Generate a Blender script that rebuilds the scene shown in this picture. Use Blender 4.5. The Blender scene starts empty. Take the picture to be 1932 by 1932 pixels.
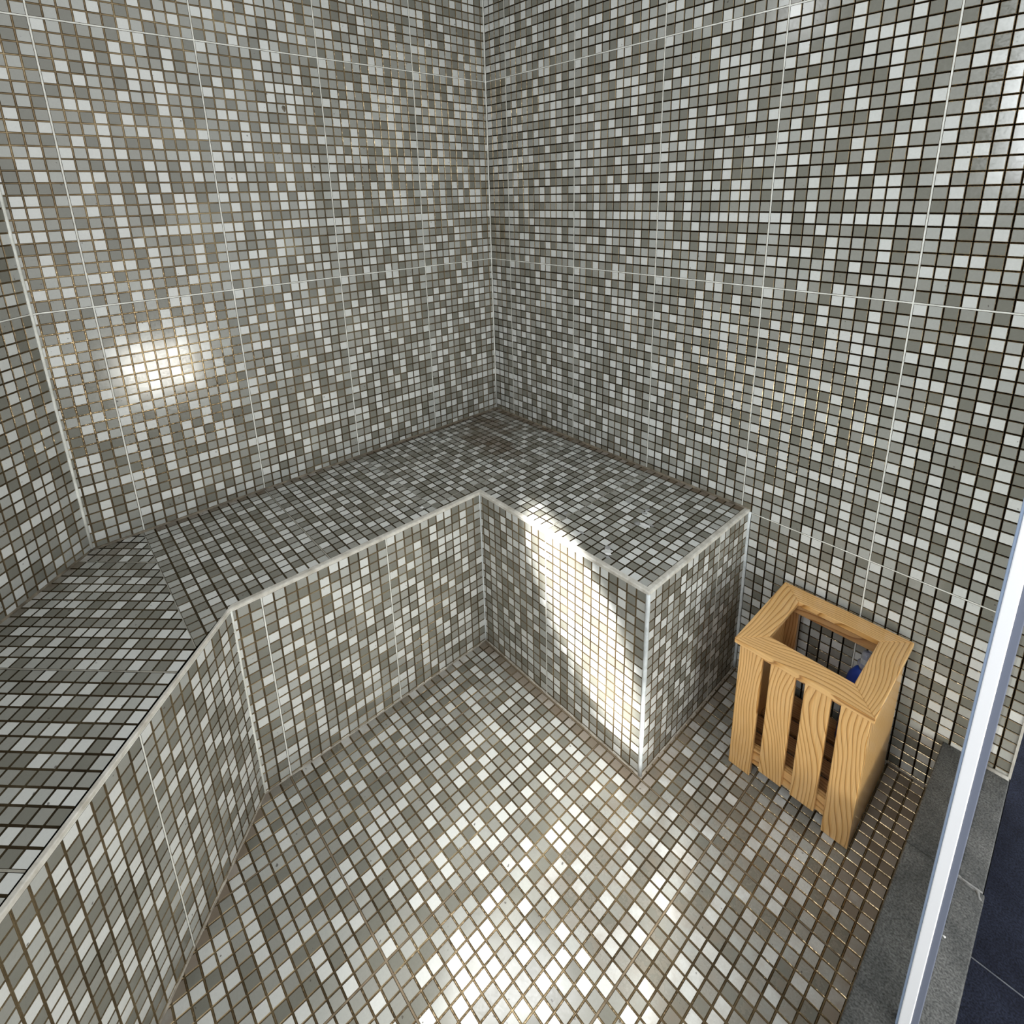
import bpy, math, random
from mathutils import Vector, Matrix, noise

# ------------------------------------------------------------------ units
# plan coordinates are in tile-sheet widths (one 12-tile sheet = 0.302 m);
# z is measured from the middle sheet joint, the floor lies at ZF.
S = 0.302
ZF = -3.6506                       # floor
ZT = -1.955                        # bench top
ZC = 4.20                          # ceiling
D1, D2, XE = 1.5204, 1.5109, 3.412 # bench depth along left wall, along right wall, bench end
YB = 4.3316                        # where the left wall bends
YBF = 3.7128                       # where the bench front bends
V = 1.9804                         # height of a sheet
def P(x, y, z): return Vector((x * S, y * S, (z - ZF) * S))

sc = bpy.context.scene
C = sc.collection

# ------------------------------------------------------------------ camera
cam_d = bpy.data.cameras.new('camera')
cam = bpy.data.objects.new('camera', cam_d); C.objects.link(cam)
rgt = Vector((0.67304647, 0.73923912, -0.02310783))
dwn = Vector((0.18021513, -0.19422018, -0.96426191))
fwd = Vector((-0.71730813, 0.6448287, -0.26394128))
M = Matrix((rgt, -dwn, -fwd)).transposed().to_4x4()
M.translation = P(5.2577, -4.3728, 0.7609)
cam.matrix_world = M
cam_d.sensor_width = 36; cam_d.lens = 36 * 1046.19 / 1932
cam_d.shift_x = (966 - 971.904) / 1932
cam_d.shift_y = (651.28 - 966) / 1932
cam_d.clip_start = 0.01
sc.camera = cam

# ------------------------------------------------------------------ daylight
w = bpy.data.worlds.new('daylight'); sc.world = w; w.use_nodes = True
bg = w.node_tree.nodes['Background']
bg.inputs[0].default_value = (0.96, 0.985, 1.0, 1); bg.inputs[1].default_value = 1.75

def lamp(name, kind, loc, target, energy, color=(1, 1, 1), major=None, **kw):
    d = bpy.data.lights.new(name, kind); o = bpy.data.objects.new(name, d); C.objects.link(o)
    o.location = loc
    q = (target - loc).to_track_quat('-Z', 'Y')
    o.rotation_mode = 'QUATERNION'
    roll = 0.0
    if major is not None:                    # turn the lamp so its long side (local x) lies along 'major'
        m = q.inverted() @ Vector(major); roll = math.atan2(m.y, m.x)
    o.rotation_quaternion = q @ Matrix.Rotation(roll, 3, 'Z').to_quaternion()
    d.energy = energy; d.color = color
    for k, v in kw.items():
        if k == 'scale': o.scale = v
        else: setattr(d, k, v)
    return o
# unseen lamp added under the ceiling for the pale sheen on the floor
lamp('floor_sheen_light', 'AREA', P(0.95, -0.85, 4.15), P(3.5, -2.9, ZF), 0.85, (0.97, 0.98, 1.0), major=(1, 1, 0),
     shape='RECTANGLE', size=0.62, size_y=0.45, spread=math.radians(44))
# sunlight thrown in through the doorway
SUNC = (1.0, 0.99, 0.96)
SUN = P(7.4, -6.2, 3.6)
lamp('sun_beam', 'SPOT', SUN, P(2.78, -1.51, -2.55), 3300, SUNC, major=(0.95, 0, -1.35),
     spot_size=math.radians(14.0), spot_blend=0.55, shadow_soft_size=0.02, scale=(1, 0.20, 1))
lamp('sun_glow', 'SPOT', SUN, P(3.55, -2.75, -3.65), 330, SUNC, major=(0.3, -1, 0),
     spot_size=math.radians(24), spot_blend=1.0, shadow_soft_size=0.05, scale=(1, 0.7, 1))
lamp('sun_streak', 'SPOT', SUN, P(3.42, -3.05, -3.65), 260, SUNC, major=(0.25, -1, 0),
     spot_size=math.radians(11), spot_blend=0.8, shadow_soft_size=0.03, scale=(1, 0.16, 1))
lamp('sun_streak', 'SPOT', SUN, P(4.02, -2.15, -3.65), 300, SUNC, major=(0.33, -1, 0),
     spot_size=math.radians(9), spot_blend=0.8, shadow_soft_size=0.03, scale=(1, 0.18, 1))
# daylight through the window behind the photographer
lamp('window_light', 'AREA', P(4.25, -7.0, 2.2), P(4.25, 0, 2.0), 17, (0.92, 0.96, 1.0), shape='RECTANGLE', size=0.26, size_y=0.85)
lamp('wall_glint_light', 'AREA', P(1.22, -5.30, 3.25), P(2.6, -3.9, 1.5), 1.8, (0.95, 0.97, 1.0), shape='RECTANGLE', size=0.22, size_y=0.28)  # unseen lamp added for the bright reflection high on the right wall
lamp('outside_sheen_light', 'AREA', P(8.5, -2.4, -2.7), P(0, -2.4, -1.5), 11, (1.0, 0.97, 0.88), major=(0, 1, 0), shape='RECTANGLE', size=0.42, size_y=0.30)  # lamp added outside the door to put a highlight on the left wall

vs = sc.view_settings
vs.view_transform = 'Standard'; vs.look = 'None'; vs.gamma = 1; vs.exposure = -0.14; vs.use_curve_mapping = False

# ------------------------------------------------------------------ helpers
def obj(name, verts, faces, mats, parent=None, midx=None, loc=None, smooth=False):
    me = bpy.data.meshes.new(name); me.from_pydata([tuple(v) for v in verts], [], faces)
    for m in (mats if isinstance(mats, (list, tuple)) else [mats]): me.materials.append(m)
    if midx: me.polygons.foreach_set('material_index', midx)
    if smooth: me.polygons.foreach_set('use_smooth', [True] * len(me.polygons))
    me.update()
    o = bpy.data.objects.new(name, me); C.objects.link(o)
    if parent: o.parent = parent
    if loc is not None: o.location = loc
    return o
def empty(name, loc):
    o = bpy.data.objects.new(name, None); C.objects.link(o); o.location = loc; o.empty_display_size = 0.05; return o
def tag(o, label=None, cat=None, group=None, kind=None):
    if label: o['label'] = label
    if cat: o['category'] = cat
    if group: o['group'] = group
    if kind: o['kind'] = kind
    return o
def bevel(o, wd, seg=2):
    m = o.modifiers.new('bevel', 'BEVEL'); m.width = wd; m.segments = seg; m.limit_method = 'ANGLE'; return o
def prism(poly, lo, hi):
    """poly = list of (x,y) metres, counter-clockwise"""
    n = len(poly)
    v = [(x, y, lo) for x, y in poly] + [(x, y, hi) for x, y in poly]
    f = [tuple(range(n))[::-1], tuple(range(n, 2 * n))] + [(i, (i + 1) % n, n + (i + 1) % n, n + i) for i in range(n)]
    return v, f
def box(a, b):
    x0, x1 = sorted((a[0], b[0])); y0, y1 = sorted((a[1], b[1])); z0, z1 = sorted((a[2], b[2]))
    return prism([(x0, y0), (x1, y0), (x1, y1), (x0, y1)], z0, z1)
def shift(vf, off): return [Vector(v) - off for v in vf[0]], vf[1]
def pbox(name, a, b, mat, parent=None, bv=0.0):
    """box between plan points a and b"""
    v, f = box(P(*a), P(*b))
    off = parent.location if parent else Vector()
    o = obj(name, [Vector(q) - off for q in v], f, mat, parent)
    if bv: bevel(o, bv)
    return o

# ------------------------------------------------------------------ materials
def newmat(name):
    m = bpy.data.materials.new(name); m.use_nodes = True
    nt = m.node_tree; b = nt.nodes['Principled BSDF']; return m, nt, b
def N(nt, t, **kw):
    n = nt.nodes.new(t)
    for k, v in kw.items(): setattr(n, k, v)
    return n
def ramp(nt, stops, fac=None, interp='LINEAR'):
    r = N(nt, 'ShaderNodeValToRGB'); e = r.color_ramp.elements; r.color_ramp.interpolation = interp
    while len(e) < len(stops): e.new(0.5)
    for el, (p, c) in zip(e, stops):
        el.position = p; el.color = (*c, 1) if len(c) == 3 else c
    if fac is not None: nt.links.new(fac, r.inputs[0])
    return r
def mix(nt, fac, a, b, mode='MIX'):
    m = N(nt, 'ShaderNodeMix', data_type='RGBA', blend_type=mode)
    for s, v in ((m.inputs['Factor'], fac), (m.inputs['A'], a), (m.inputs['B'], b)):
        if hasattr(v, 'is_linked'): nt.links.new(v, s)
        elif isinstance(v, (int, float)): s.default_value = v
        else: s.default_value = (*v, 1)
    return m.outputs['Result']
def coords(nt, scale=(1, 1, 1), kind='Object'):
    t = N(nt, 'ShaderNodeTexCoord'); mp = N(nt, 'ShaderNodeMapping'); mp.inputs['Scale'].default_value = scale
    nt.links.new(t.outputs[kind], mp.inputs[0]); return mp.outputs[0]
def noisetex(nt, vec, scale, detail=4, rough=0.55, dist=0):
    n = N(nt, 'ShaderNodeTexNoise'); n.inputs['Scale'].default_value = scale; n.inputs['Detail'].default_value = detail
    n.inputs['Roughness'].default_value = rough; n.inputs['Distortion'].default_value = dist
    nt.links.new(vec, n.inputs['Vector']); return n.outputs['Fac']

TONES = [(0.0, (0.185, 0.182, 0.153)), (0.34, (0.285, 0.283, 0.253)), (0.62, (0.395, 0.400, 0.372)), (1.0, (0.605, 0.612, 0.585))]
def tile_mats(name, stain, gk=1.0):
    """ceramic face, glazed brown groove and pale joint; 'stain' attribute marks rust / lime film near joints"""
    m, nt, b = newmat(name + '_ceramic')
    a = N(nt, 'ShaderNodeAttribute', attribute_name='tone')
    col = ramp(nt, TONES, a.outputs['Fac']).outputs[0]
    v = coords(nt)
    n1 = noisetex(nt, v, 260, 3)
    col = mix(nt, 1.0, col, ramp(nt, [(0.3, (0.965, 0.965, 0.965)), (0.7, (1.03, 1.03, 1.03))], n1).outputs[0], 'MULTIPLY')
    s = N(nt, 'ShaderNodeAttribute', attribute_name='stain')
    n2 = noisetex(nt, v, 22, 6, 0.7)
    mul = N(nt, 'ShaderNodeMath', operation='MULTIPLY_ADD')
    nt.links.new(s.outputs['Fac'], mul.inputs[0]); mul.inputs[1].default_value = 1.35
    sub = N(nt, 'ShaderNodeMath', operation='SUBTRACT'); nt.links.new(n2, sub.inputs[0]); sub.inputs[1].default_value = 0.78
    nt.links.new(sub.outputs[0], mul.inputs[2])
    f = ramp(nt, [(0.10, (0, 0, 0)), (0.55, (1, 1, 1))], mul.outputs[0])
    sc_ = mix(nt, n2, stain, tuple(c * 1.7 for c in stain))
    fm = N(nt, 'ShaderNodeMath', operation='MULTIPLY'); nt.links.new(f.outputs[0], fm.inputs[0]); fm.inputs[1].default_value = 0.72
    col = mix(nt, fm.outputs[0], col, sc_)
    # pinholes in the glaze
    n3 = noisetex(nt, v, 95, 2, 0.4)
    col = mix(nt, ramp(nt, [(0.745, (0, 0, 0)), (0.765, (0.8, 0.8, 0.8))], n3).outputs[0], col, (0.07, 0.06, 0.05))
    nt.links.new(col, b.inputs['Base Color'])
    r = ramp(nt, [(0.3, (0.09, 0.09, 0.09)), (0.8, (0.22, 0.22, 0.22))], n1)
    rr = mix(nt, f.outputs[0], r.outputs[0], (0.65, 0.65, 0.65))
    nt.links.new(rr, b.inputs['Roughness'])
    b.inputs['Specular IOR Level'].default_value = 0.5
    bp = N(nt, 'ShaderNodeBump'); bp.inputs['Strength'].default_value = 0.06; bp.inputs['Distance'].default_value = 0.0008
    nt.links.new(noisetex(nt, v, 45, 3), bp.inputs['Height']); nt.links.new(bp.outputs[0], b.inputs['Normal'])
    g, nt, b = newmat(name + '_groove')
    v = coords(nt)
    n1 = noisetex(nt, v, 9, 4, 0.6)
    col = ramp(nt, [(p, tuple(q * gk for q in c)) for p, c in ((0.30, (0.09, 0.064, 0.035)), (0.50, (0.19, 0.136, 0.075)), (0.70, (0.36, 0.28, 0.165)))], n1).outputs[0]
    nt.links.new(col, b.inputs['Base Color'])
    b.inputs['Metallic'].default_value = 0.68
    b.inputs['Roughness'].default_value = 0.20
    b.inputs['Specular Tint'].default_value = (1.0, 0.86, 0.58, 1)
    b.inputs['Specular IOR Level'].default_value = 0.9
    bp = N(nt, 'ShaderNodeBump'); bp.inputs['Strength'].default_value = 0.5; bp.inputs['Distance'].default_value = 0.002
    nt.links.new(noisetex(nt, v, 120, 3), bp.inputs['Height']); nt.links.new(bp.outputs[0], b.inputs['Normal'])
    return m, g
def joint_mat(name, c0, c1, rough=0.5):
    m, nt, b = newmat(name)
    v = coords(nt)
    nt.links.new(ramp(nt, [(0.35, c0), (0.65, c1)], noisetex(nt, v, 35, 5, 0.65)).outputs[0], b.inputs['Base Color'])
    b.inputs['Roughness'].default_value = rough
    bp = N(nt, 'ShaderNodeBump'); bp.inputs['Strength'].default_value = 0.3; bp.inputs['Distance'].default_value = 0.001
    nt.links.new(noisetex(nt, v, 240, 3), bp.inputs['Height']); nt.links.new(bp.outputs[0], b.inputs['Normal'])
    return m
WALLT = tile_mats('wall_mosaic', (0.10, 0.085, 0.05), 0.80)
SEATT = tile_mats('seat_mosaic', (0.085, 0.052, 0.026), 0.30)
FLOORT = tile_mats('floor_mosaic', (0.155, 0.115, 0.08), 0.85)
J_WHITE = joint_mat('white_joint', (0.58, 0.58, 0.52), (0.82, 0.82, 0.76))
J_BROWN = joint_mat('brown_joint', (0.11, 0.08, 0.045), (0.24, 0.185, 0.12))
SILI = joint_mat('silicone', (0.46, 0.49, 0.49), (0.66, 0.69, 0.69), 0.35)
NOSE = joint_mat('worn_edge_trim', (0.42, 0.39, 0.33), (0.66, 0.64, 0.58), 0.55)
DIRTY = joint_mat('dirty_sealant', (0.07, 0.055, 0.035), (0.25, 0.21, 0.15), 0.6)

# ------------------------------------------------------------------ the mosaic sheet, 12 x 24 tiles
SHEET = ["WLDMLDWWDMMD", "MLDDDWDLDWDL", "MMMWDWLMMWDL", "DWDLMDWWWMLD", "WMWLMDWMWWMM", "DLDLMWLLWMLD",
         "LWWMMMDDWMLD", "MMDWDWMMMWDM", "MMLWMLWMMWMW", "MWDWMDDWDDMD", "WLWLWMMMLLWM", "WMDLMDWLDWMM",
         "MWWMMDMWDMWL", "MWDLDWDWDMDD", "WMMWDLWDWWDL", "MWDLMMWMWWMD", "DMMWMDDMMLMM", "WWDWMLWWWWLW",
         "LWDMWMMDDMMD", "LMDMDWLLMWDL", "MMWWDWLMMWDL", "WWDMLLDWDLLM", "MLLLWMDMWLWM", "DLDWMDWLDMML"]
TV = {'D': 0.0, 'M': 0.34, 'L': 0.62, 'W': 1.0}
def clip(poly, cp):
    out = poly
    n = len(cp)
    for i in range(n):
        ax, ay = cp[i]; bx, by = cp[(i + 1) % n]
        inp, out = out, []
        if not inp: return []
        d = [(bx - ax) * (q[1] - ay) - (by - ay) * (q[0] - ax) for q in inp]
        for k in range(len(inp)):
            k2 = (k + 1) % len(inp)
            if d[k] >= -1e-9: out.append(inp[k])
            if (d[k] > 1e-9 and d[k2] < -1e-9) or (d[k] < -1e-9 and d[k2] > 1e-9):
                t = d[k] / (d[k] - d[k2])
                out.append((inp[k][0] + t * (inp[k2][0] - inp[k][0]), inp[k][1] + t * (inp[k2][1] - inp[k][1])))
    r = []
    for q in out:
        if not r or abs(q[0] - r[-1][0]) + abs(q[1] - r[-1][1]) > 1e-6: r.append(q)
    if len(r) > 1 and abs(r[0][0] - r[-1][0]) + abs(r[0][1] - r[-1][1]) < 1e-6: r.pop()
    return r if len(r) > 2 else []
GW = 0.0132; EDGE = 0.0078; DEPTH = 0.0040; BV = 0.0038
class Surf:
    """one mosaic-clad surface built as one mesh"""
    def __init__(s): s.v = []; s.f = []; s.mi = []; s.tone = []; s.stain = []
    def add(s, org, U, W, polys, u0, v0, pu=1.0, pv=V, rot=0, stain=None, skip=None, seed=0, joints=True, base=True):
        """org + u*U + w*W in plan units; polys = convex CCW polygons (u,w); sheet joints at u0+k*pu, v0-k*pv.
        the sheet's columns run along +u and its rows along -w (rot=1: turned half a turn)"""
        org = Vector(org); U = Vector(U).normalized(); W = Vector(W).normalized(); Nn = U.cross(W)
        flip = 1
        def pt(q, h): return (lambda p: P(p.x, p.y, p.z))(org + U * q[0] + W * q[1] + Nn * h)
        def face(ids, mi, tone=0.4, st=0.0):
            s.f.append(tuple(ids)); s.mi.append(mi); s.tone.append(tone); s.stain.append(st)
        rnd = random.Random(seed)
        jit = {}
        for cp in polys:
            if base:
                b = len(s.v); s.v += [pt(q, 0) for q in cp]; face(range(b, b + len(cp)), 1)
            umin = min(q[0] for q in cp); umax = max(q[0] for q in cp); wmin = min(q[1] for q in cp); wmax = max(q[1] for q in cp)
            nc = 12 if pu < 1.5 else 24; nr = 24 if pv > 1.5 else 12
            ia = math.floor((umin - u0) / pu); ib = math.floor((umax - u0) / pu - 1e-6)
            ja = math.floor((v0 - wmax) / pv + 1e-6); jb = math.floor((v0 - wmin) / pv - 1e-6)
            qu = (pu - 2 * EDGE + GW) / nc; qv = (pv - 2 * EDGE + GW) / nr
            if joints:
                hj = DEPTH * 1.02; wj = 0.0050
                for i in range(ia, ib + 2):
                    r = clip([(u0 + i * pu - wj, wmin), (u0 + i * pu + wj, wmin), (u0 + i * pu + wj, wmax), (u0 + i * pu - wj, wmax)], cp)
                    if r: b = len(s.v); s.v += [pt(q, hj) for q in r]; face(range(b, b + len(r)), 2)
                for j in range(ja, jb + 2):
                    r = clip([(umin, v0 - j * pv - wj), (umax, v0 - j * pv - wj), (umax, v0 - j * pv + wj), (umin, v0 - j * pv + wj)], cp)
                    if r: b = len(s.v); s.v += [pt(q, hj + 0.0002) for q in r]; face(range(b, b + len(r)), 2)
            for i in range(ia, ib + 1):
                for j in range(ja, jb + 1):
                    for c in range(nc):
                        a0 = u0 + i * pu + EDGE + c * qu; a1 = a0 + qu - GW
                        if a1 < umin or a0 > umax: continue
                        for r_ in range(nr):
                            b1 = v0 - j * pv - EDGE - r_ * qv; b0 = b1 - (qv - GW)
                            if b1 < wmin or b0 > wmax: continue
                            q4 = [(a0, b0), (a1, b0), (a1, b1), (a0, b1)]
                            if skip and skip((a0 + a1) / 2, (b0 + b1) / 2): continue
                            top = clip(q4, cp)
                            if not top: continue
                            if nc == 24: sr, sc_ = c, r_                       # sheet lying on its side
                            else: sr, sc_ = r_, c
                            if rot: sr, sc_ = 23 - sr, 11 - sc_
                            sr %= 24; sc_ %= 12
                            t = TV[SHEET[sr][sc_]]
                            key = (i, j, c, r_)
                            if key not in jit: jit[key] = (rnd.uniform(-0.03, 0.03), rnd.uniform(-0.0002, 0.0002))
                            t += jit[key][0]
                            big = [(a0 - BV, b0 - BV), (a1 + BV, b0 - BV), (a1 + BV, b1 + BV), (a0 - BV, b1 + BV)]
                            bot = clip(big, cp)
                            if len(bot) != len(top) or len(top) != 4: bot = top
                            cen = org + U * (a0 + a1) / 2 + W * (b0 + b1) / 2
                            st = stain(cen) if stain else 0.0
                            n = len(top); b = len(s.v); h = DEPTH + jit[key][1]
                            s.v += [pt(q, h) for q in top] + [pt(q, 0.0004) for q in bot]
                            face(range(b, b + n), 0, t, st)
                            for k in range(n):
                                k2 = (k + 1) % n
                                face((b + k, b + n + k, b + n + k2, b + k2), 1, t * 0.8, st)
        return s
    def build(s, name, mats, parent=None):
        off = parent.location if parent else Vector()
        o = obj(name, [q - off for q in s.v], s.f, mats, parent, s.mi)
        for an, dat in (('tone', s.tone), ('stain', s.stain)):
            a = o.data.attributes.new(an, 'FLOAT', 'FACE'); a.data.foreach_set('value', dat)
        return o
def rect(u0, u1, w0, w1): return [(u0, w0), (u1, w0), (u1, w1), (u0, w1)]
def band(d, wd): return max(0.0, 1.0 - abs(d) / wd)
R2 = math.sqrt(0.5)
XO = 5.345                 # outer face of the entrance side
YK = -6.6                  # back wall of the cabin
SAW = YK + YB              # diagonal wall: from (0,-YB) to (-YK-YB, YK)
XA = -YK - YB              # x where the diagonal wall meets the back wall

# ------------------------------------------------------------------ walls
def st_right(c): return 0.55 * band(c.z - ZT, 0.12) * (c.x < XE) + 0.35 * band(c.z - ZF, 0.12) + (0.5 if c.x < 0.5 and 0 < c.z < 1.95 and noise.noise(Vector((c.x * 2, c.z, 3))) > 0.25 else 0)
wr = Surf()
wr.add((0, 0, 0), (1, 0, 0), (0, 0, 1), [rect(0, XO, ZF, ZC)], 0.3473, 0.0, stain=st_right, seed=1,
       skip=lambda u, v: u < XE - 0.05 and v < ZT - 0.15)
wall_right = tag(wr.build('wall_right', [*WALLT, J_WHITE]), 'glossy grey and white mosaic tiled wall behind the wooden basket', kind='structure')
wl = Surf()
wl.add((0, 0, 0), (0, 1, 0), (0, 0, 1), [rect(-YB, 0, ZF, ZC)], -0.9661, 0.0, seed=2,
       stain=lambda c: 0.35 * band(c.z - ZT, 0.1), skip=lambda u, v: v < ZT - 0.15)
wall_left = tag(wl.build('wall_left', [*WALLT, J_WHITE]), 'long mosaic tiled wall along the left bench', kind='structure')
LA = XA / R2               # length of the diagonal wall
wd = Surf()
wd.add((0, -YB, 0), (-1, 1, 0), (0, 0, 1), [rect(-LA, 0, ZF, ZC)], 0.0, 0.0, seed=3, skip=lambda u, v: v < ZT - 0.15)
tag(wd.build('wall_front_left', [*WALLT, J_WHITE]), 'dark diagonal mosaic tiled wall at the left edge', kind='structure')
PLAIN = joint_mat('plain_render', (0.34, 0.34, 0.32), (0.42, 0.42, 0.40), 0.6)
# back wall behind the photographer, with two high windows
def wall_with_holes(name, org, U, W, umin, umax, wmin, wmax, holes, mat, th):
    us = sorted({umin, umax, *[h[0] for h in holes], *[h[1] for h in holes]}); ws = sorted({wmin, wmax, *[h[2] for h in holes], *[h[3] for h in holes]})
    vv, ff = [], []
    for a, b in zip(us, us[1:]):
        for c, d in zip(ws, ws[1:]):
            mu, mw = (a + b) / 2, (c + d) / 2
            if any(h[0] < mu < h[1] and h[2] < mw < h[3] for h in holes): continue
            p0 = Vector(org) + Vector(U) * a + Vector(W) * c; p1 = Vector(org) + Vector(U) * b + Vector(W) * d + Vector(th)
            q, g = box(P(*p0), P(*p1)); k = len(vv); vv += q; ff += [tuple(i + k for i in fc) for fc in g]
    return obj(name, vv, ff, mat)
tag(wall_with_holes('wall_back', (0, YK, 0), (1, 0, 0), (0, 0, 1), XA - 0.3, XO, ZF, ZC,
                    [(3.75, 4.75, 0.7, 3.6)], PLAIN, (0, -0.3, 0)), kind='structure')
pbox('ceiling', (-0.2, 0.2, ZC), (XO, YK - 0.3, ZC + 0.3), PLAIN)['kind'] = 'structure'
# outer skin so the tiled walls have thickness
pbox('wall_right_core', (-0.3, 0.0, ZF - 0.4), (XO, 0.3, ZC), PLAIN)['kind'] = 'structure'
pbox('wall_left_core', (-0.3, 0.0, ZF - 0.4), (-0.002, -YB - 0.3, ZC), PLAIN)['kind'] = 'structure'

# ------------------------------------------------------------------ floor
def on_floor_hidden(x, y):
    if x < D1 - 0.05 and y > -YBF: return True
    if x < XE - 0.05 and y > -D2 + 0.05: return True
    return (x - D1) + (y + YBF) < -0.07            # beyond the diagonal bench front
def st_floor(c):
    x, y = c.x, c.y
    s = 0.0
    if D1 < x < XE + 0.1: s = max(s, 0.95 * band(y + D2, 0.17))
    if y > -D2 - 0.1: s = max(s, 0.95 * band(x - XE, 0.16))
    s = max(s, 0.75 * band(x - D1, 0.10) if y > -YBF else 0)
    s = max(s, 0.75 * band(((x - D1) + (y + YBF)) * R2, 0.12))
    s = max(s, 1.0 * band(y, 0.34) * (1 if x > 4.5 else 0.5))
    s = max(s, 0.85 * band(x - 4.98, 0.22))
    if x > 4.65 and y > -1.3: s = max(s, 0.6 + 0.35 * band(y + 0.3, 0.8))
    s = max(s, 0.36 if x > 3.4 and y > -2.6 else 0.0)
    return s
XC = 4.99
fl = Surf()
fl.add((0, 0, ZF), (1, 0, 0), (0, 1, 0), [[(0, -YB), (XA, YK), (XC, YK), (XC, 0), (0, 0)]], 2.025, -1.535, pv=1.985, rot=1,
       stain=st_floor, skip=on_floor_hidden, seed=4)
floor_o = tag(fl.build('floor', [*FLOORT, J_BROWN]), 'mosaic tiled cabin floor with brown grout', kind='structure')
pbox('floor_slab', (-0.3, 0.3, ZF - 0.4), (XC, YK - 0.3, ZF - 0.004), PLAIN)['kind'] = 'structure'

# ------------------------------------------------------------------ bench
bench = tag(empty('tiled_bench', P(0.75, -0.75, ZF)), 'built-in mosaic tiled corner bench with pale worn edge running along three walls', 'bench')
def st_seat(c):
    x, y = c.x, c.y
    s = 0.85 * band(x, 0.11) if y > -3.9 else 0.45 * band(x, 0.12)
    s = max(s, 0.95 * band(y, 0.15), 0.75 * band(((x) + (y + YB)) * R2, 0.11))
    s = max(s, 0.60 * max(0, 1 - math.hypot(x - 0.35, y + 0.4) / 1.0))
    s = max(s, 0.70 * max(0, 1 - math.hypot((x - 0.75) / 1.1, (y + 0.75) / 0.40)))
    if y < yb2 and y > -YB - .1: s = max(s, 0.50 * max(0, 1 - math.hypot(x - .1, y + 4.2) / .45))
    return s
yb2 = -3.98
NW = 0.034                                            # width of the pale edge trim
ZTT = ZT - DEPTH
seat = Surf()
seat.add((0, 0, ZTT), (1, 0, 0), (0, 1, 0), [rect(0, XE - NW, -D2 + NW, 0), rect(0, D1 - NW, -1.964, -D2 + NW)], 0.392, 0.0, pu=0.995, pv=1.975, rot=1, stain=st_seat, seed=5)
# left run: sheets lie across the seat
def diag_x(y, off=0.0): return D1 - (y + YBF) - off   # x of the diagonal front at y
nd = NW * math.sqrt(2)
yb2 = -3.98
t0 = -YBF + (NW * (math.sqrt(2) - 1))
runp = [(0, yb2), (diag_x(yb2, nd), yb2), (D1 - NW, t0), (0, t0)]
runq = [(0, t0), (D1 - NW, t0), (D1 - NW, -1.964), (0, -1.964)]
seat.add((0, 0, ZTT), (0, -1, 0), (1, 0, 0), [[(-y, x) for x, y in q] for q in (runp, runq)], 1.964, 1.982, pu=1.008, pv=1.982, stain=st_seat, seed=6)
# diagonal run: axes follow the diagonal wall.  u = along (-1,1), w = towards the room is (1,1)->use U=(1,1),W=(-1,1)
def dg(x, y): return ((-x + (y + YB)) * R2, (-x - (y + YB)) * R2)
yend = YK
dp = [dg(0, yb2), dg(0, -YB), dg(XA, YK), dg(diag_x(YK, nd), YK), dg(diag_x(yb2, nd), yb2)]
seat.add((0, -YB, ZTT), (-1, 1, 0), (-1, -1, 0), [dp], -1.165, 0.0, pu=1.01, pv=1.982, stain=st_seat, seed=7)
seat_o = seat.build('seat', [*SEATT, joint_mat('seat_joint', (0.22, 0.21, 0.17), (0.36, 0.34, 0.29))], bench)
# fronts
ZN = ZT - 0.020                                       # underside of the trim
lf = Surf(); lf.add((D1, 0, 0), (0, 1, 0), (0, 0, 1), [rect(-YBF, -D2, ZF, ZN)], -0.512, ZN, seed=8, stain=lambda c: 0.3 * band(c.z - ZF, 0.1))
lf.build('front_panel', [*WALLT, J_WHITE], bench)
rf = Surf(); rf.add((0, -D2, 0), (1, 0, 0), (0, 0, 1), [rect(D1, XE, ZF, ZN)], 2.398, ZN, seed=9, stain=lambda c: 0.3 * band(c.z - ZF, 0.1))
rf.build('front_panel', [*WALLT, J_WHITE], bench)
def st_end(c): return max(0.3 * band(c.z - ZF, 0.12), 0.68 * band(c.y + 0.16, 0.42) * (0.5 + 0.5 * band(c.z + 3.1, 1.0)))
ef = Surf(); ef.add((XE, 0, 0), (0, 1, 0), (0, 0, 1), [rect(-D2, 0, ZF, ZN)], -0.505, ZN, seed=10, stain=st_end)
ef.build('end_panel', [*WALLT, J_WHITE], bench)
LD = (YBF + YK) * math.sqrt(2)                        # negative: length of diagonal front
df = Surf(); df.add((D1, -YBF, 0), (-1, 1, 0), (0, 0, 1), [rect(LD, 0, ZF, ZN)], -0.905, ZN, seed=11, stain=lambda c: 0.45 * band(c.z - ZF, 0.12))
df.build('front_panel', [*WALLT, J_WHITE], bench)
# pale edge trim along the front of the seat
def trim_strip(name, outer, inner, z0, z1, mat, parent):
    off = parent.location if parent else Vector()
    n = len(outer); v = []; f = []
    for (o_, i_) in zip(outer, inner):
        v += [P(*o_, z0) - off, P(*o_, z1 - 0.004) - off, P(o_[0] * .75 + i_[0] * .25, o_[1] * .75 + i_[1] * .25, z1) - off, P(*i_, z1) - off, P(*i_, z0) - off]
    for k in range(n - 1):
        for a in range(5):
            b_ = (a + 1) % 5
            f.append((k * 5 + a, k * 5 + b_, k * 5 + 5 + b_, k * 5 + 5 + a))
    f.append((0, 1, 2, 3, 4)); f.append(tuple((n - 1) * 5 + a for a in (4, 3, 2, 1, 0)))
    return obj(name, v, f, mat, parent)
e = 0.007
outer = [(diag_x(YK, -e * 1.4), YK), (D1 + e, -YBF - e * .41), (D1 + e, -D2 - e), (XE + e, -D2 - e), (XE + e, 0)]
inner = [(diag_x(YK, nd), YK), (D1 - NW, t0), (D1 - NW, -D2 + NW), (XE - NW, -D2 + NW), (XE - NW, 0)]
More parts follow.
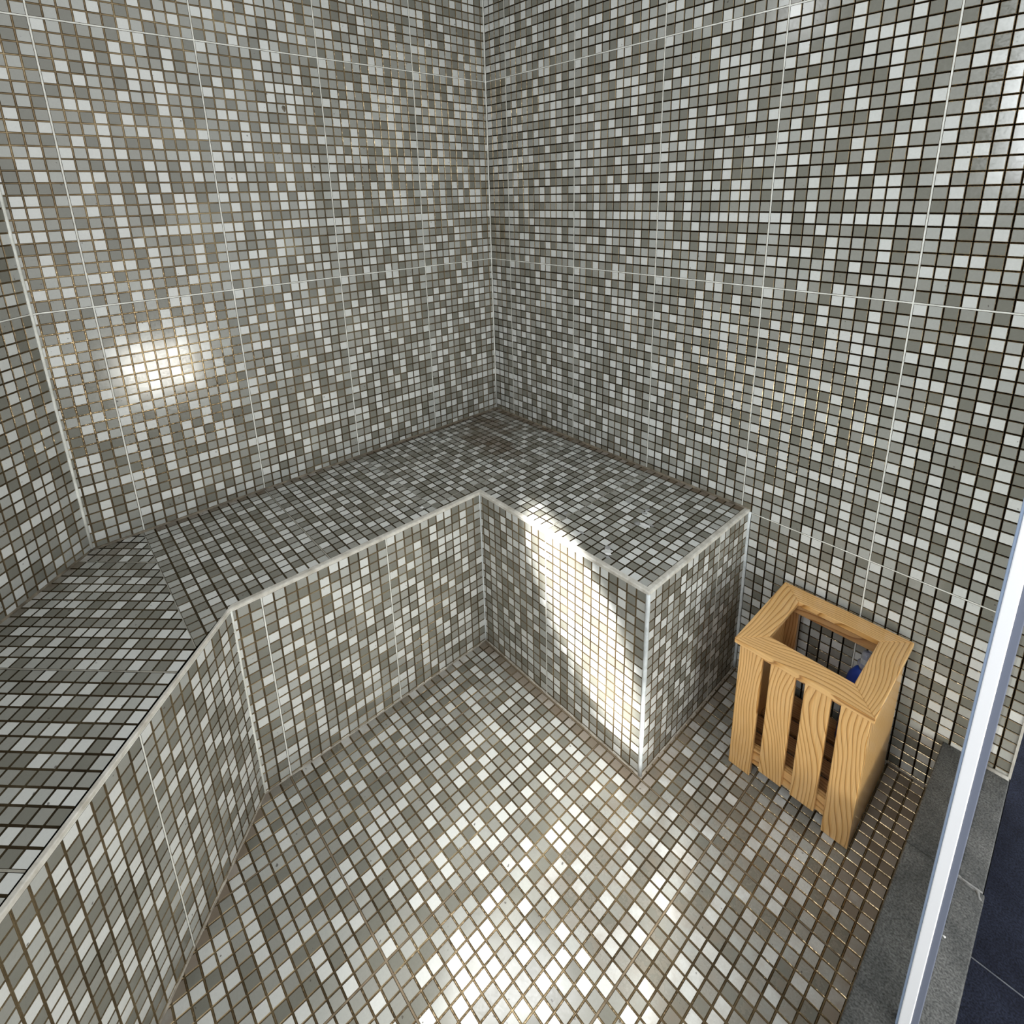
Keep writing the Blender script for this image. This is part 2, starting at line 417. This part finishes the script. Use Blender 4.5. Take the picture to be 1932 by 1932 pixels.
trim_strip('edge_trim', outer, inner, ZN - 0.004, ZT + 0.004, NOSE, bench)
def bead(name, x, y, z0, z1, r, mat, parent=None, n=8):
    """vertical rounded sealant bead / corner strip"""
    off = parent.location if parent else Vector()
    v, f = [], []
    k = 14; rr = random.Random(int(x * 100 + y * 7))
    for j in range(k + 1):
        z = z0 + (z1 - z0) * j / k
        for i in range(n):
            a = 2 * math.pi * i / n; q = r * (1 + rr.uniform(-.12, .12))
            v.append(P(x + q * math.cos(a), y + q * math.sin(a), z) - off)
    for j in range(k):
        for i in range(n):
            f.append((j * n + i, j * n + (i + 1) % n, (j + 1) * n + (i + 1) % n, (j + 1) * n + i))
    f += [tuple(range(n))[::-1], tuple(range(k * n, k * n + n))]
    return obj(name, v, f, mat, parent, smooth=True)
bead('corner_bead', D1 + .003, -D2 - .003, ZF, ZN, 0.0085, SILI, bench)
bead('corner_bead', XE - .002, -D2 + .002, ZF, ZN, 0.016, SILI, bench)
bead('corner_bead', D1 - .001, -YBF, ZF, ZN, 0.012, J_WHITE, bench)
bead('corner_bead', XE + .006, -.006, ZF, ZN, 0.016, SILI, bench)
def hbead(name, pts, r, mat, parent=None, seed=0, wob=.2):
    """wobbly horizontal sealant bead along plan points"""
    off = parent.location if parent else Vector()
    v, f = [], []; rr = random.Random(seed); n = 6; rings = []
    for (a, b) in zip(pts, pts[1:]):
        a = Vector(a); b = Vector(b); m = max(2, int((b - a).length / 0.09)); d = (b - a).normalized(); s_ = Vector((-d.y, d.x, 0))
        for k in range(m + 1):
            c = a.lerp(b, k / m); q = r * (1 + rr.uniform(-wob, wob)); ring = []
            for i in range(n):
                t = 2 * math.pi * i / n; pp = c + s_ * q * math.cos(t) + Vector((0, 0, q * .8 * math.sin(t)))
                v.append(P(*pp) - off); ring.append(len(v) - 1)
            rings.append(ring)
    for A, B in zip(rings, rings[1:]):
        for i in range(n): f.append((A[i], A[(i + 1) % n], B[(i + 1) % n], B[i]))
    f += [tuple(rings[0])[::-1], tuple(rings[-1])]
    return obj(name, v, f, mat, parent, smooth=True)
# grout fillets of the room
def S_(o): o['kind'] = 'structure'; return o
S_(bead('trim_1', 0.004, -0.004, ZT, ZC, 0.008, J_WHITE))
S_(bead('trim_2', 0.003, -YB, ZT, ZC, 0.012, J_WHITE))
S_(hbead('trim_3', [(0.003, 0, ZT), (0.003, -YB, ZT), (XA, YK, ZT)], 0.017, DIRTY, seed=2))
S_(hbead('trim_4', [(0, -0.003, ZT), (XE, -0.003, ZT)], 0.017, DIRTY, seed=3))
S_(hbead('trim_5', [(-YBF * 0 + diag_x(YK), YK, ZF), (D1, -YBF, ZF), (D1, -D2, ZF), (XE, -D2, ZF), (XE, 0, ZF), (XC, 0, ZF)], 0.014,
         joint_mat('floor_sealant', (0.20, 0.17, 0.13), (0.46, 0.42, 0.35), .6), seed=4))
S_(hbead('trim_6', [(XE + .02, -0.004, -V), (XE + .2, -0.004, -V)], 0.003, J_WHITE, seed=5))
# cement chips stuck on the seat
SPOT = joint_mat('cement_spot', (0.22, 0.22, 0.21), (0.34, 0.34, 0.33), .7)
SPOTW = joint_mat('plaster_spot', (0.60, 0.60, 0.58), (0.75, 0.75, 0.73), .6)
def blob(name, x, y, z, rx, ry, rz, mat, parent=None, seed=0, normal=None):
    off = parent.location if parent else Vector()
    rr = random.Random(seed); n = 9; v = []; f = []
    rad = [1 + rr.uniform(-.25, .25) for _ in range(n)]
    nx = Vector(normal) if normal else Vector((0, 0, 1))
    q = nx.to_track_quat('Z', 'Y')
    for h, k in ((-0.2, 1.0), (0.6, .85), (1.0, .45)):
        for i in range(n):
            t = 2 * math.pi * i / n
            d = q @ Vector((rx * k * rad[i] * math.cos(t), ry * k * rad[i] * math.sin(t), rz * h))
            v.append(P(x + d.x, y + d.y, z + d.z) - off)
    for j in range(2):
        for i in range(n): f.append((j * n + i, j * n + (i + 1) % n, (j + 1) * n + (i + 1) % n, (j + 1) * n + i))
    f += [tuple(range(n))[::-1], tuple(range(2 * n, 3 * n))]
    return obj(name, v, f, mat, parent, smooth=True)
for k, (x, y, rx, ry, m) in enumerate([(2.812, -.705, .03, .018, SPOT), (2.80, -.64, .02, .028, SPOT), (2.92, -.85, .045, .02, SPOTW), (2.86, -.875, .03, .03, SPOT),
                                       (2.96, -.82, .03, .012, SPOT), (2.896, -1.315, .024, .024, SPOT), (2.945, -1.375, .03, .02, SPOTW), (2.97, -1.41, .03, .015, SPOT),
                                       (2.326, -1.197, .02, .03, SPOT), (2.60, -.66, .03, .018, SPOT), (1.36, -2.05, .02, .02, SPOTW), (2.62, -1.31, .03, .012, SPOT)]):
    blob('cement_chip', x, y, ZT, rx, ry, .004, m, bench, k)
blob('wall_plug', 0, -2.324, 1.529, .02, .03, .01, DIRTY, wall_left, 3, (1, 0, 0))['label'] = 'small black hole in a wall tile'

# ------------------------------------------------------------------ entrance: stone sill, outer floor, glass
def stone(name, c0, c1, sc_=14, rough=0.5):
    m, nt, b = newmat(name); v = coords(nt)
    n1 = noisetex(nt, v, sc_, 8, 0.72, 0.3); n2 = noisetex(nt, v, 320, 2, 0.5)
    col = ramp(nt, [(0.30, c0), (0.72, c1)], n1).outputs[0]
    col = mix(nt, 1.0, col, ramp(nt, [(0.32, (0.45, 0.45, 0.45)), (0.70, (1.7, 1.7, 1.7))], n2).outputs[0], 'MULTIPLY')
    nt.links.new(col, b.inputs['Base Color']); b.inputs['Roughness'].default_value = rough
    bp = N(nt, 'ShaderNodeBump'); bp.inputs['Strength'].default_value = 0.5; bp.inputs['Distance'].default_value = 0.0015
    nt.links.new(n2, bp.inputs['Height']); nt.links.new(bp.outputs[0], b.inputs['Normal'])
    return m
SILL = stone('dark_slate', (0.022, 0.025, 0.024), (0.115, 0.115, 0.110), 11)
NAVY = stone('navy_stone', (0.003, 0.004, 0.010), (0.016, 0.020, 0.036), 9, 0.75)
NAVY.node_tree.nodes['Principled BSDF'].inputs['Specular IOR Level'].default_value = .15
ZS = -3.175
sill = tag(empty('stone_sill', P(5.16, -1.0, ZF)), 'raised dark slate sill under the glass, between the mosaic floor and the navy floor', 'door sill')
pbox('slab', (4.976, -0.002, ZF), (XO + .005, -0.938, ZS), SILL, sill, 0.002)
pbox('slab', (4.976, -0.950, ZF), (XO + .015, YK, ZS), SILL, sill, 0.002)
pbox('mortar_joint', (4.978, -0.938, ZF), (5.214, -0.950, ZS - .0005), SILL, sill)
pbox('mortar_joint', (5.214, -0.938, ZF), (XO + .003, -0.950, ZS - .002), joint_mat('grey_mortar', (.16, .16, .16), (.34, .34, .33), .7), sill)
hb = hbead('mortar_smear', [(5.215, -.935, ZS), (5.27, -.96, ZS), (5.325, -.96, ZS), (5.345, -1.0, ZS)], .008, J_BROWN, sill, 8, .5)
hb.data.materials.clear(); hb.data.materials.append(joint_mat('grey_smear', (.13, .13, .13), (.26, .26, .25), .7))
blob('plaster_fleck', 5.245, -1.34, ZS, .008, .006, .004, SPOTW, sill, 9)
hbead('mortar_smear', [(5.235, -.018, ZS), (XO, -.012, ZS)], .016, joint_mat('pale_mortar', (.30, .29, .26), (.5, .49, .45), .7), sill, 11, .4)
# outer floor: two rows of navy slabs
of = []
for i, (x0, x1) in enumerate(((XO + .02, 9.0),)):
    pass
v1, f1 = box(P(XO + .02, 4.0, ZF - .4), P(12.0, -.962, ZF)); v2, f2 = box(P(XO + .02, -.975, ZF - .4), P(12.0, -9.0, ZF))
v3, f3 = box(P(XO + .02, 4.0, ZF - .41), P(12.0, -9.0, ZF - .006))
vv = v1 + v2 + v3; ff = f1 + [tuple(i + 8 for i in q) for q in f2] + [tuple(i + 16 for i in q) for q in f3]
S_(tag(obj('floor_outside', vv, ff, [NAVY, joint_mat('outer_joint', (.12, .13, .15), (.22, .23, .25), .7)], midx=[0] * 12 + [1] * 6), 'navy stone floor outside the cabin'))
# white end strip of the tiled wall
S_(pbox('trim_7', (XO - .006, -0.012, ZS), (XO + .008, 0.3, ZC), joint_mat('end_strip', (.40, .38, .34), (.56, .55, .5), .5)))

def glassmat():
    m, nt, b = newmat('clear_glass'); nt.nodes.remove(b)
    out = nt.nodes['Material Output']; tr = N(nt, 'ShaderNodeBsdfTransparent'); gl = N(nt, 'ShaderNodeBsdfGlossy'); mx = N(nt, 'ShaderNodeMixShader')
    tr.inputs[0].default_value = (0.955, 0.975, 0.985, 1); gl.inputs['Roughness'].default_value = 0.02
    fr = N(nt, 'ShaderNodeFresnel'); fr.inputs[0].default_value = 1.12
    nt.links.new(fr.outputs[0], mx.inputs[0]); nt.links.new(tr.outputs[0], mx.inputs[1]); nt.links.new(gl.outputs[0], mx.inputs[2]); nt.links.new(mx.outputs[0], out.inputs[0])
    return m
def plain(name, col, rough=.4, metal=0.0):
    m, nt, b = newmat(name); b.inputs['Base Color'].default_value = (*col, 1); b.inputs['Roughness'].default_value = rough; b.inputs['Metallic'].default_value = metal; return m
YG = -1.87
gp = tag(empty('glass_panel', P(5.225, YG / 2, ZS)), 'clear fixed glass panel with a bright aluminium edge profile standing on the slate sill', 'glass panel')
pbox('pane', (5.214, -0.004, ZS + .002), (5.238, YG, 3.9), glassmat(), gp)
pr = pbox('edge_profile', (5.170, YG + .02, ZS + .002), (5.214, YG - .05, 3.9), plain('aluminium', (.95, .96, .99), .35, .1), gp, .0012)
pr['label'] = 'bright aluminium edge profile'
pbox('seal_lip', (5.160, YG + .012, ZS + .004), (5.170, YG - .043, 3.88), plain('blue_grey_seal', (.30, .38, .52), .3), gp, .001)
pbox('edge_cap', (5.214, YG, ZS + .002), (5.240, YG - .045, 3.9), plain('grey_seal', (.17, .19, .25), .35), gp, .001)
hbead('sealant', [(5.208, -.01, ZS), (5.208, YG + .1, ZS)], .006, SILI, gp, 13, .3)

# ------------------------------------------------------------------ wooden basket
def wood(name, c0, c1, c2, ring=40, gl=.32):
    m, nt, b = newmat(name)
    t = N(nt, 'ShaderNodeTexCoord'); oi = N(nt, 'ShaderNodeObjectInfo')
    add = N(nt, 'ShaderNodeVectorMath', operation='MULTIPLY_ADD'); add.inputs[1].default_value = (1, 1, 1)
    rv = N(nt, 'ShaderNodeVectorMath', operation='SCALE'); rv.inputs[0].default_value = (3.1, 1.3, 0.7)
    nt.links.new(oi.outputs['Random'], rv.inputs['Scale'])
    nt.links.new(t.outputs['Object'], add.inputs[0]); nt.links.new(rv.outputs[0], add.inputs[2])
    mp = N(nt, 'ShaderNodeMapping'); mp.inputs['Scale'].default_value = (0.34, 1, 1); nt.links.new(add.outputs[0], mp.inputs[0])
    nz = N(nt, 'ShaderNodeTexNoise'); nz.inputs['Scale'].default_value = 9.5; nz.inputs['Detail'].default_value = 1.5; nz.inputs['Roughness'].default_value = .4
    nt.links.new(mp.outputs[0], nz.inputs['Vector'])
    sp = N(nt, 'ShaderNodeSeparateXYZ'); nt.links.new(mp.outputs[0], sp.inputs[0])
    ma = N(nt, 'ShaderNodeMath', operation='MULTIPLY_ADD'); nt.links.new(nz.outputs['Fac'], ma.inputs[0]); ma.inputs[1].default_value = 0.095
    nt.links.new(sp.outputs[1], ma.inputs[2])
    mb = N(nt, 'ShaderNodeMath', operation='MULTIPLY_ADD'); nt.links.new(sp.outputs[2], mb.inputs[0]); mb.inputs[1].default_value = 0.4
    nt.links.new(ma.outputs[0], mb.inputs[2])
    cb = N(nt, 'ShaderNodeCombineXYZ'); nt.links.new(mb.outputs[0], cb.inputs[0])
    wv = N(nt, 'ShaderNodeTexWave', wave_type='BANDS', bands_direction='X', wave_profile='SAW'); wv.inputs['Scale'].default_value = ring
    wv.inputs['Distortion'].default_value = 0.0
    nt.links.new(cb.outputs[0], wv.inputs['Vector'])
    col = ramp(nt, [(0.0, c0), (0.50, c0), (0.78, c1), (0.93, c2), (1.0, c0)], wv.outputs['Fac']).outputs[0]
    fib = noisetex(nt, coords(nt, (12, 420, 420)), 1, 3)
    col = mix(nt, 1.0, col, ramp(nt, [(.3, (.90, .88, .85)), (.7, (1.06, 1.06, 1.06))], fib).outputs[0], 'MULTIPLY')
    nt.links.new(col, b.inputs['Base Color']); b.inputs['Roughness'].default_value = gl
    b.inputs['Coat Weight'].default_value = .6; b.inputs['Coat Roughness'].default_value = .1
    return m
PINE = wood('varnished_pine', (0.82, 0.50, 0.20), (0.70, 0.375, 0.115), (0.36, 0.155, 0.035))
PINE_SHADE = wood('pine_shaded', (0.50, 0.28, 0.115), (0.38, 0.19, 0.07), (0.22, 0.09, 0.03))  # darker copy of the pine, shade inside the basket put into the colour
basket = tag(empty('wooden_basket', P(4.25, -0.50, ZF)), 'slatted pine waste basket with a mitred rim standing on the floor beside the bench end', 'basket')
def board(name, a, b, axis, mat, parent, poly=None):
    """a,b plan corners; the mesh's local X runs along 'axis' so the grain follows it"""
    pa, pb = P(*a), P(*b); c = (pa + pb) / 2; sz = [abs(pa[i] - pb[i]) / 2 for i in range(3)]
    ax = {'x': Matrix.Identity(3), 'y': Matrix.Rotation(math.pi / 2, 3, 'Z'), 'zd': Matrix.Rotation(-math.pi / 2, 3, 'Y'), 'z': Matrix.Rotation(-math.pi / 2, 3, 'Y') @ Matrix.Rotation(math.pi / 2, 3, 'X')}[axis]
    if poly is None:
        v, f = box((-sz[0], -sz[1], -sz[2]), tuple(sz))
    else:
        v, f = prism([((P(x, y, 0) - c).x, (P(x, y, 0) - c).y) for x, y in poly], -sz[2], sz[2])
    inv = ax.inverted()
    o = obj(name, [inv @ Vector(q) for q in v], f, mat, parent)
    o.matrix_local = Matrix.Translation(c - parent.location) @ ax.to_4x4()
    bevel(o, .0014)
    return o
BF, BB, ZB = -.905, -.10, -2.452
xs = [(3.825, 3.993, -3.643), (4.053, 4.222, -3.532), (4.286, 4.452, -3.536), (4.512, 4.684, -3.643)]
for x0, x1, zb in xs:
    board('front_slat', (x0, BF, zb), (x1, BF + .042, -2.492), 'z', PINE, basket)
for x0, x1 in ((3.825, 3.867), (4.642, 4.684)):
    board('side_panel', (x0, BF + .042, -3.643), (x1, BB, -2.492), 'zd', PINE, basket)
# short back posts
for x0, x1 in ((3.867, 3.96), (4.549, 4.642)):
    board('back_post', (x0, BB - .05, -3.6), (x1, BB, -2.492), 'z', PINE_SHADE, basket)
for z0, z1, y0, y1 in ((-3.552, -3.410, BF + .042, BF + .10), (-2.575, -2.492, BF + .042, BF + .10), (-3.552, -3.41, BB - .11, BB - .05), (-2.575, -2.492, BB - .11, BB - .05)):
    board('cross_rail', (3.867, y0, z0), (4.642, y1, z1), 'x', PINE_SHADE if y0 > -.5 else PINE, basket)
for k in range(4):
    y0 = BF + .13 + k * .155
    board('bottom_slat', (3.867, y0, -3.50), (4.642, y0 + .115, -3.46), 'x', PINE_SHADE, basket)
# mitred rim
ox0, ox1, oy0, oy1 = 3.795, 4.712, -.940, -.055
ix0, ix1, iy0, iy1 = 3.968, 4.532, -.742, -.222
RZ0, RZ1 = -2.492, -2.450
board('rim_board', (ox0, oy0, RZ0), (ox1, iy0, RZ1), 'x', PINE, basket, [(ox0, oy0), (ox1, oy0), (ix1, iy0), (ix0, iy0)])
board('rim_board', (ox0, iy1, RZ0), (ox1, oy1, RZ1), 'x', PINE, basket, [(ix0, iy1), (ix1, iy1), (ox1, oy1), (ox0, oy1)])
board('rim_board', (ox0, oy0, RZ0), (ix0, oy1, RZ1), 'y', PINE, basket, [(ox0, oy0), (ix0, iy0), (ix0, iy1), (ox0, oy1)])
board('rim_board', (ix1, oy0, RZ0), (ox1, oy1, RZ1), 'y', PINE, basket, [(ox1, oy0), (ox1, oy1), (ix1, iy1), (ix1, iy0)])

# ------------------------------------------------------------------ blue bottle in the basket
A = P(4.462, -.235, -3.455); B = P(4.478, -.220, -2.60)
axis = (B - A).normalized(); Lb = (B - A).length
bottle = tag(empty('plastic_bottle', A), 'blue plastic bottle with a clear neck leaning inside the wooden basket', 'bottle')
bottle.rotation_mode = 'QUATERNION'; bottle.rotation_quaternion = axis.to_track_quat('Z', 'Y')
def lathe(name, prof, mat, parent, n=28):
    v, f = [], []
    for r, z in prof:
        for i in range(n): t = 2 * math.pi * i / n; v.append((r * math.cos(t), r * math.sin(t), z))
    for j in range(len(prof) - 1):
        for i in range(n): f.append((j * n + i, j * n + (i + 1) % n, (j + 1) * n + (i + 1) % n, (j + 1) * n + i))
    f += [tuple(range(n))[::-1], tuple(range((len(prof) - 1) * n, len(prof) * n))]
    return obj(name, v, f, mat, parent, smooth=True)
k = S
lathe('body', [(.095 * k, 0), (.105 * k, .015 * k), (.105 * k, .10 * k), (.098 * k, .13 * k), (.104 * k, .17 * k), (.104 * k, Lb * .66), (.094 * k, Lb * .74), (.062 * k, Lb * .81), (.035 * k, Lb * .84)],
      plain('blue_plastic', (.012, .055, .36), .22), bottle)
cp, nt, b_ = newmat('clear_plastic'); b_.inputs['Base Color'].default_value = (.82, .86, .9, 1); b_.inputs['Roughness'].default_value = .12; b_.inputs['Transmission Weight'].default_value = .75
lathe('neck', [(.040 * k, Lb * .835), (.040 * k, Lb * .87), (.052 * k, Lb * .875), (.052 * k, Lb * .89), (.036 * k, Lb * .90), (.036 * k, Lb * .985), (.03 * k, Lb)], cp, bottle)
